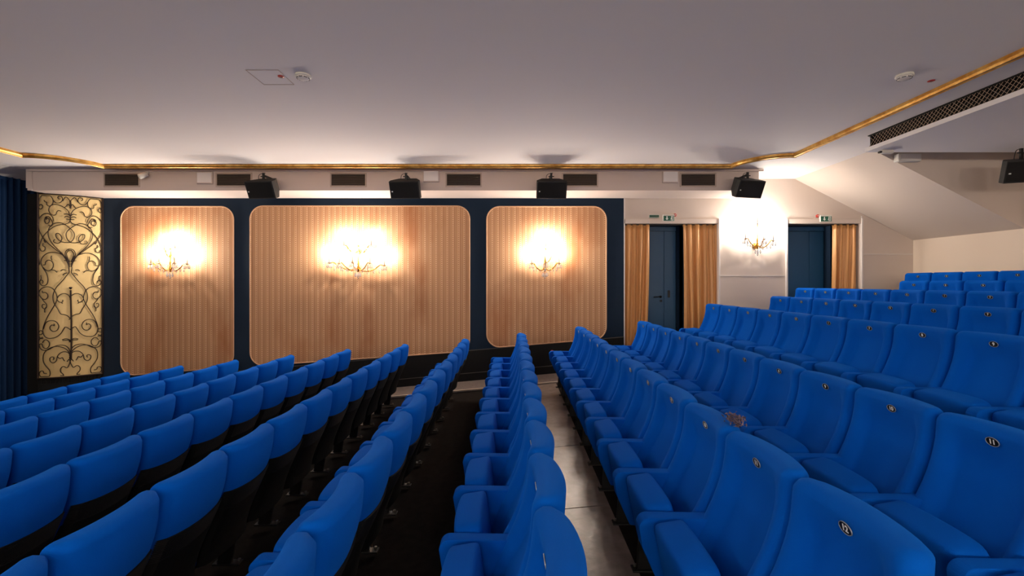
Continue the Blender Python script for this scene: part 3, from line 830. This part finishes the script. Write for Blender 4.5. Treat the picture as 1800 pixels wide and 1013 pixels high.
me_beam = MB().box(-.42, -.37, -P / 2 + .02, P / 2 - .02, .20, .25).mesh('beam', M_black, bevel=.004)
me_badge = MB().lathe([(.001, .0022), (1, .002), (1, 0)], seg=28).mesh('number_badge', M_badge)
me_rim = MB().lathe([(.91, .0023), (.94, .0032), (1.0, .0032), (1.02, 0)], seg=28, caps=False).mesh('badge_rim', M_badge_rim)
def text_mesh(s):
    cu = bpy.data.curves.new('num', 'FONT'); cu.body = s; cu.size = .030; cu.align_x = 'CENTER'; cu.align_y = 'CENTER'
    cu.extrude = .0004; cu.offset = .0010
    o = bpy.data.objects.new('num', cu); COL.objects.link(o)
    bpy.context.view_layer.update()
    me = bpy.data.meshes.new_from_object(o.evaluated_get(bpy.context.evaluated_depsgraph_get()))
    bpy.data.objects.remove(o); bpy.data.curves.remove(cu)
    me.name = 'numerals'; me.materials.clear(); me.materials.append(M_digit)
    return me
NUM = {i: text_mesh(str(i)) for i in range(1, 13)}
me_badge_s = me_badge
for me, sx, sy in ((me_badge, .029, .0195), (me_rim, .030, .0205)):
    for v_ in me.vertices: v_.co.x *= sx; v_.co.y *= sy

YE = 7.84
# rear-top x, top z, far end y, first and last seat built, badge?
ROWS = [(-6.488, -1.53, YE, 1, 6), (-5.567, -1.42, YE, 1, 7), (-4.626, -1.32, YE, 1, 9), (-3.675, -1.235, YE, 1, 10), (-2.705, -1.137, YE, 1, 12), (-1.725, -1.05, YE, 1, 12), (-.70, -.96, YE, 1, 12),
        (.25, -.86, YE, 1, 12), (1.25, -.75, YE, 1, 12), (2.32, -.655, YE, 1, 12), (3.49, -.36, YE, 1, 11), (4.60, -.23, YE, 1, 9), (5.63, -.10, 8.80, 1, 9), (6.73, .03, 7.74, 1, 6), (7.60, .18, 8.64, 1, 6)]
ORD = ['first', 'second', 'third', 'fourth', 'fifth', 'sixth', 'seventh', 'eighth', 'ninth', 'tenth', 'eleventh', 'twelfth']
def row_phrase(r):
    if r == 0: return 'frontmost row by the screen curtain'
    if r < 6: return '%s row from the screen curtain' % ORD[r]
    if r == 6: return 'last row showing its black backs'
    if r == 7: return 'row seen edge-on beside grey floor'
    if r == 8: return 'first row right of grey floor'
    if r < 14: return '%s row right of grey floor' % ORD[r - 8]
    return 'topmost row against the back wall'
def seat(r, k, X, zt, ye, last):
    y = ye - (k - .5) * P
    side = 'blue seat seen from behind' if r < 7 else 'blue seat with badge %d' % k
    lab = '%s, %s from lamp wall, %s' % (side, ORD[k - 1], row_phrase(r)) if r < 7 else '%s, %s from lamp wall, %s' % (side, ORD[k - 1], row_phrase(r))
    t = thing('cinema_chair', lab, 'chair', (X, y, zt - H), 'blue cinema seats in rows')
    link('backrest', me_back, t); link('back_shell', me_shell, t); link('seat_cushion', me_cush, t, (0, -.035, 0))
    link('armrest', me_arm, t, (0, P / 2 - .037, 0))
    ped = link('pedestal', me_ped, t, (0, P / 2 - .037, 0)); fo = link('foot_plate', me_foot, ped)
    for bx_ in (-.475, -.325): link('bolt', me_bolt, ped, (bx_, .018, 0))
    link('beam', me_beam, t)
    if k == last:
        link('armrest', me_arm, t, (0, -P / 2 - .037, 0)); ped = link('pedestal', me_ped, t, (0, -P / 2 - .037, 0)); link('foot_plate', me_foot, ped)
    if r >= 7:
        zb_ = H - .068
        xb_ = fx_(zb_, 0) - .003
        sl_ = (fx_(zb_ + .03, 0) - fx_(zb_ - .03, 0)) / .06
        bd = link('number_badge', me_badge, t, (xb_, 0, zb_))
        # local x of badge -> world -y, local y -> up, local z -> -x (towards sitter)
        R = Matrix(((0, 0, -1), (-1, 0, 0), (0, 1, 0)))
        bd.rotation_euler = (Matrix.Rotation(math.atan(sl_), 3, 'Y') @ R).to_euler()
        link('badge_rim', me_rim, bd)
        link('numerals', NUM[k], bd, (0, 0, .003))
for r, (X, zt, ye, a, b) in enumerate(ROWS):
    for k in range(a, b + 1): seat(r, k, X, zt, ye, b if b == 12 else 99)

# ------------------------------------------------------------------ dried blossoms lying on a seat back
X9, z9 = 1.25, -.75
yb = YE - 10 * P + .06
fl = thing('dried_flower_bunch', 'small clump of dried purplish brown blossoms on a seat back', 'dried flowers', (X9 - .07, yb, z9 + .003))
rnd = random.Random(4)
pet = MB()
for k in range(110):
    c = Vector((rnd.gauss(0, .020), rnd.gauss(0, .032), abs(rnd.gauss(.018, .013)) + .004))
    d = Vector((rnd.uniform(-1, 1), rnd.uniform(-1, 1), rnd.uniform(-.2, 1))).normalized() * .014
    o_ = d.orthogonal().normalized() * .005; o2 = d.cross(o_).normalized() * .002
    pet.add([c - d, c + o_ + o2, c + d, c - o_ + o2, c - o2 * 2], [(0, 1, 2, 3), (0, 4, 1), (1, 4, 2), (2, 4, 3), (3, 4, 0)])
o = pet.build('petals', M_dry, fl); o['kind'] = 'stuff'
for k in range(4): MB().tube([(0, 0, .008), (rnd.uniform(-.02, .02), -.02 + .012 * k, .012), (rnd.uniform(-.03, .03), -.05 + .03 * k, .012)], .0016, 4).build('stalk', M_dry, fl)
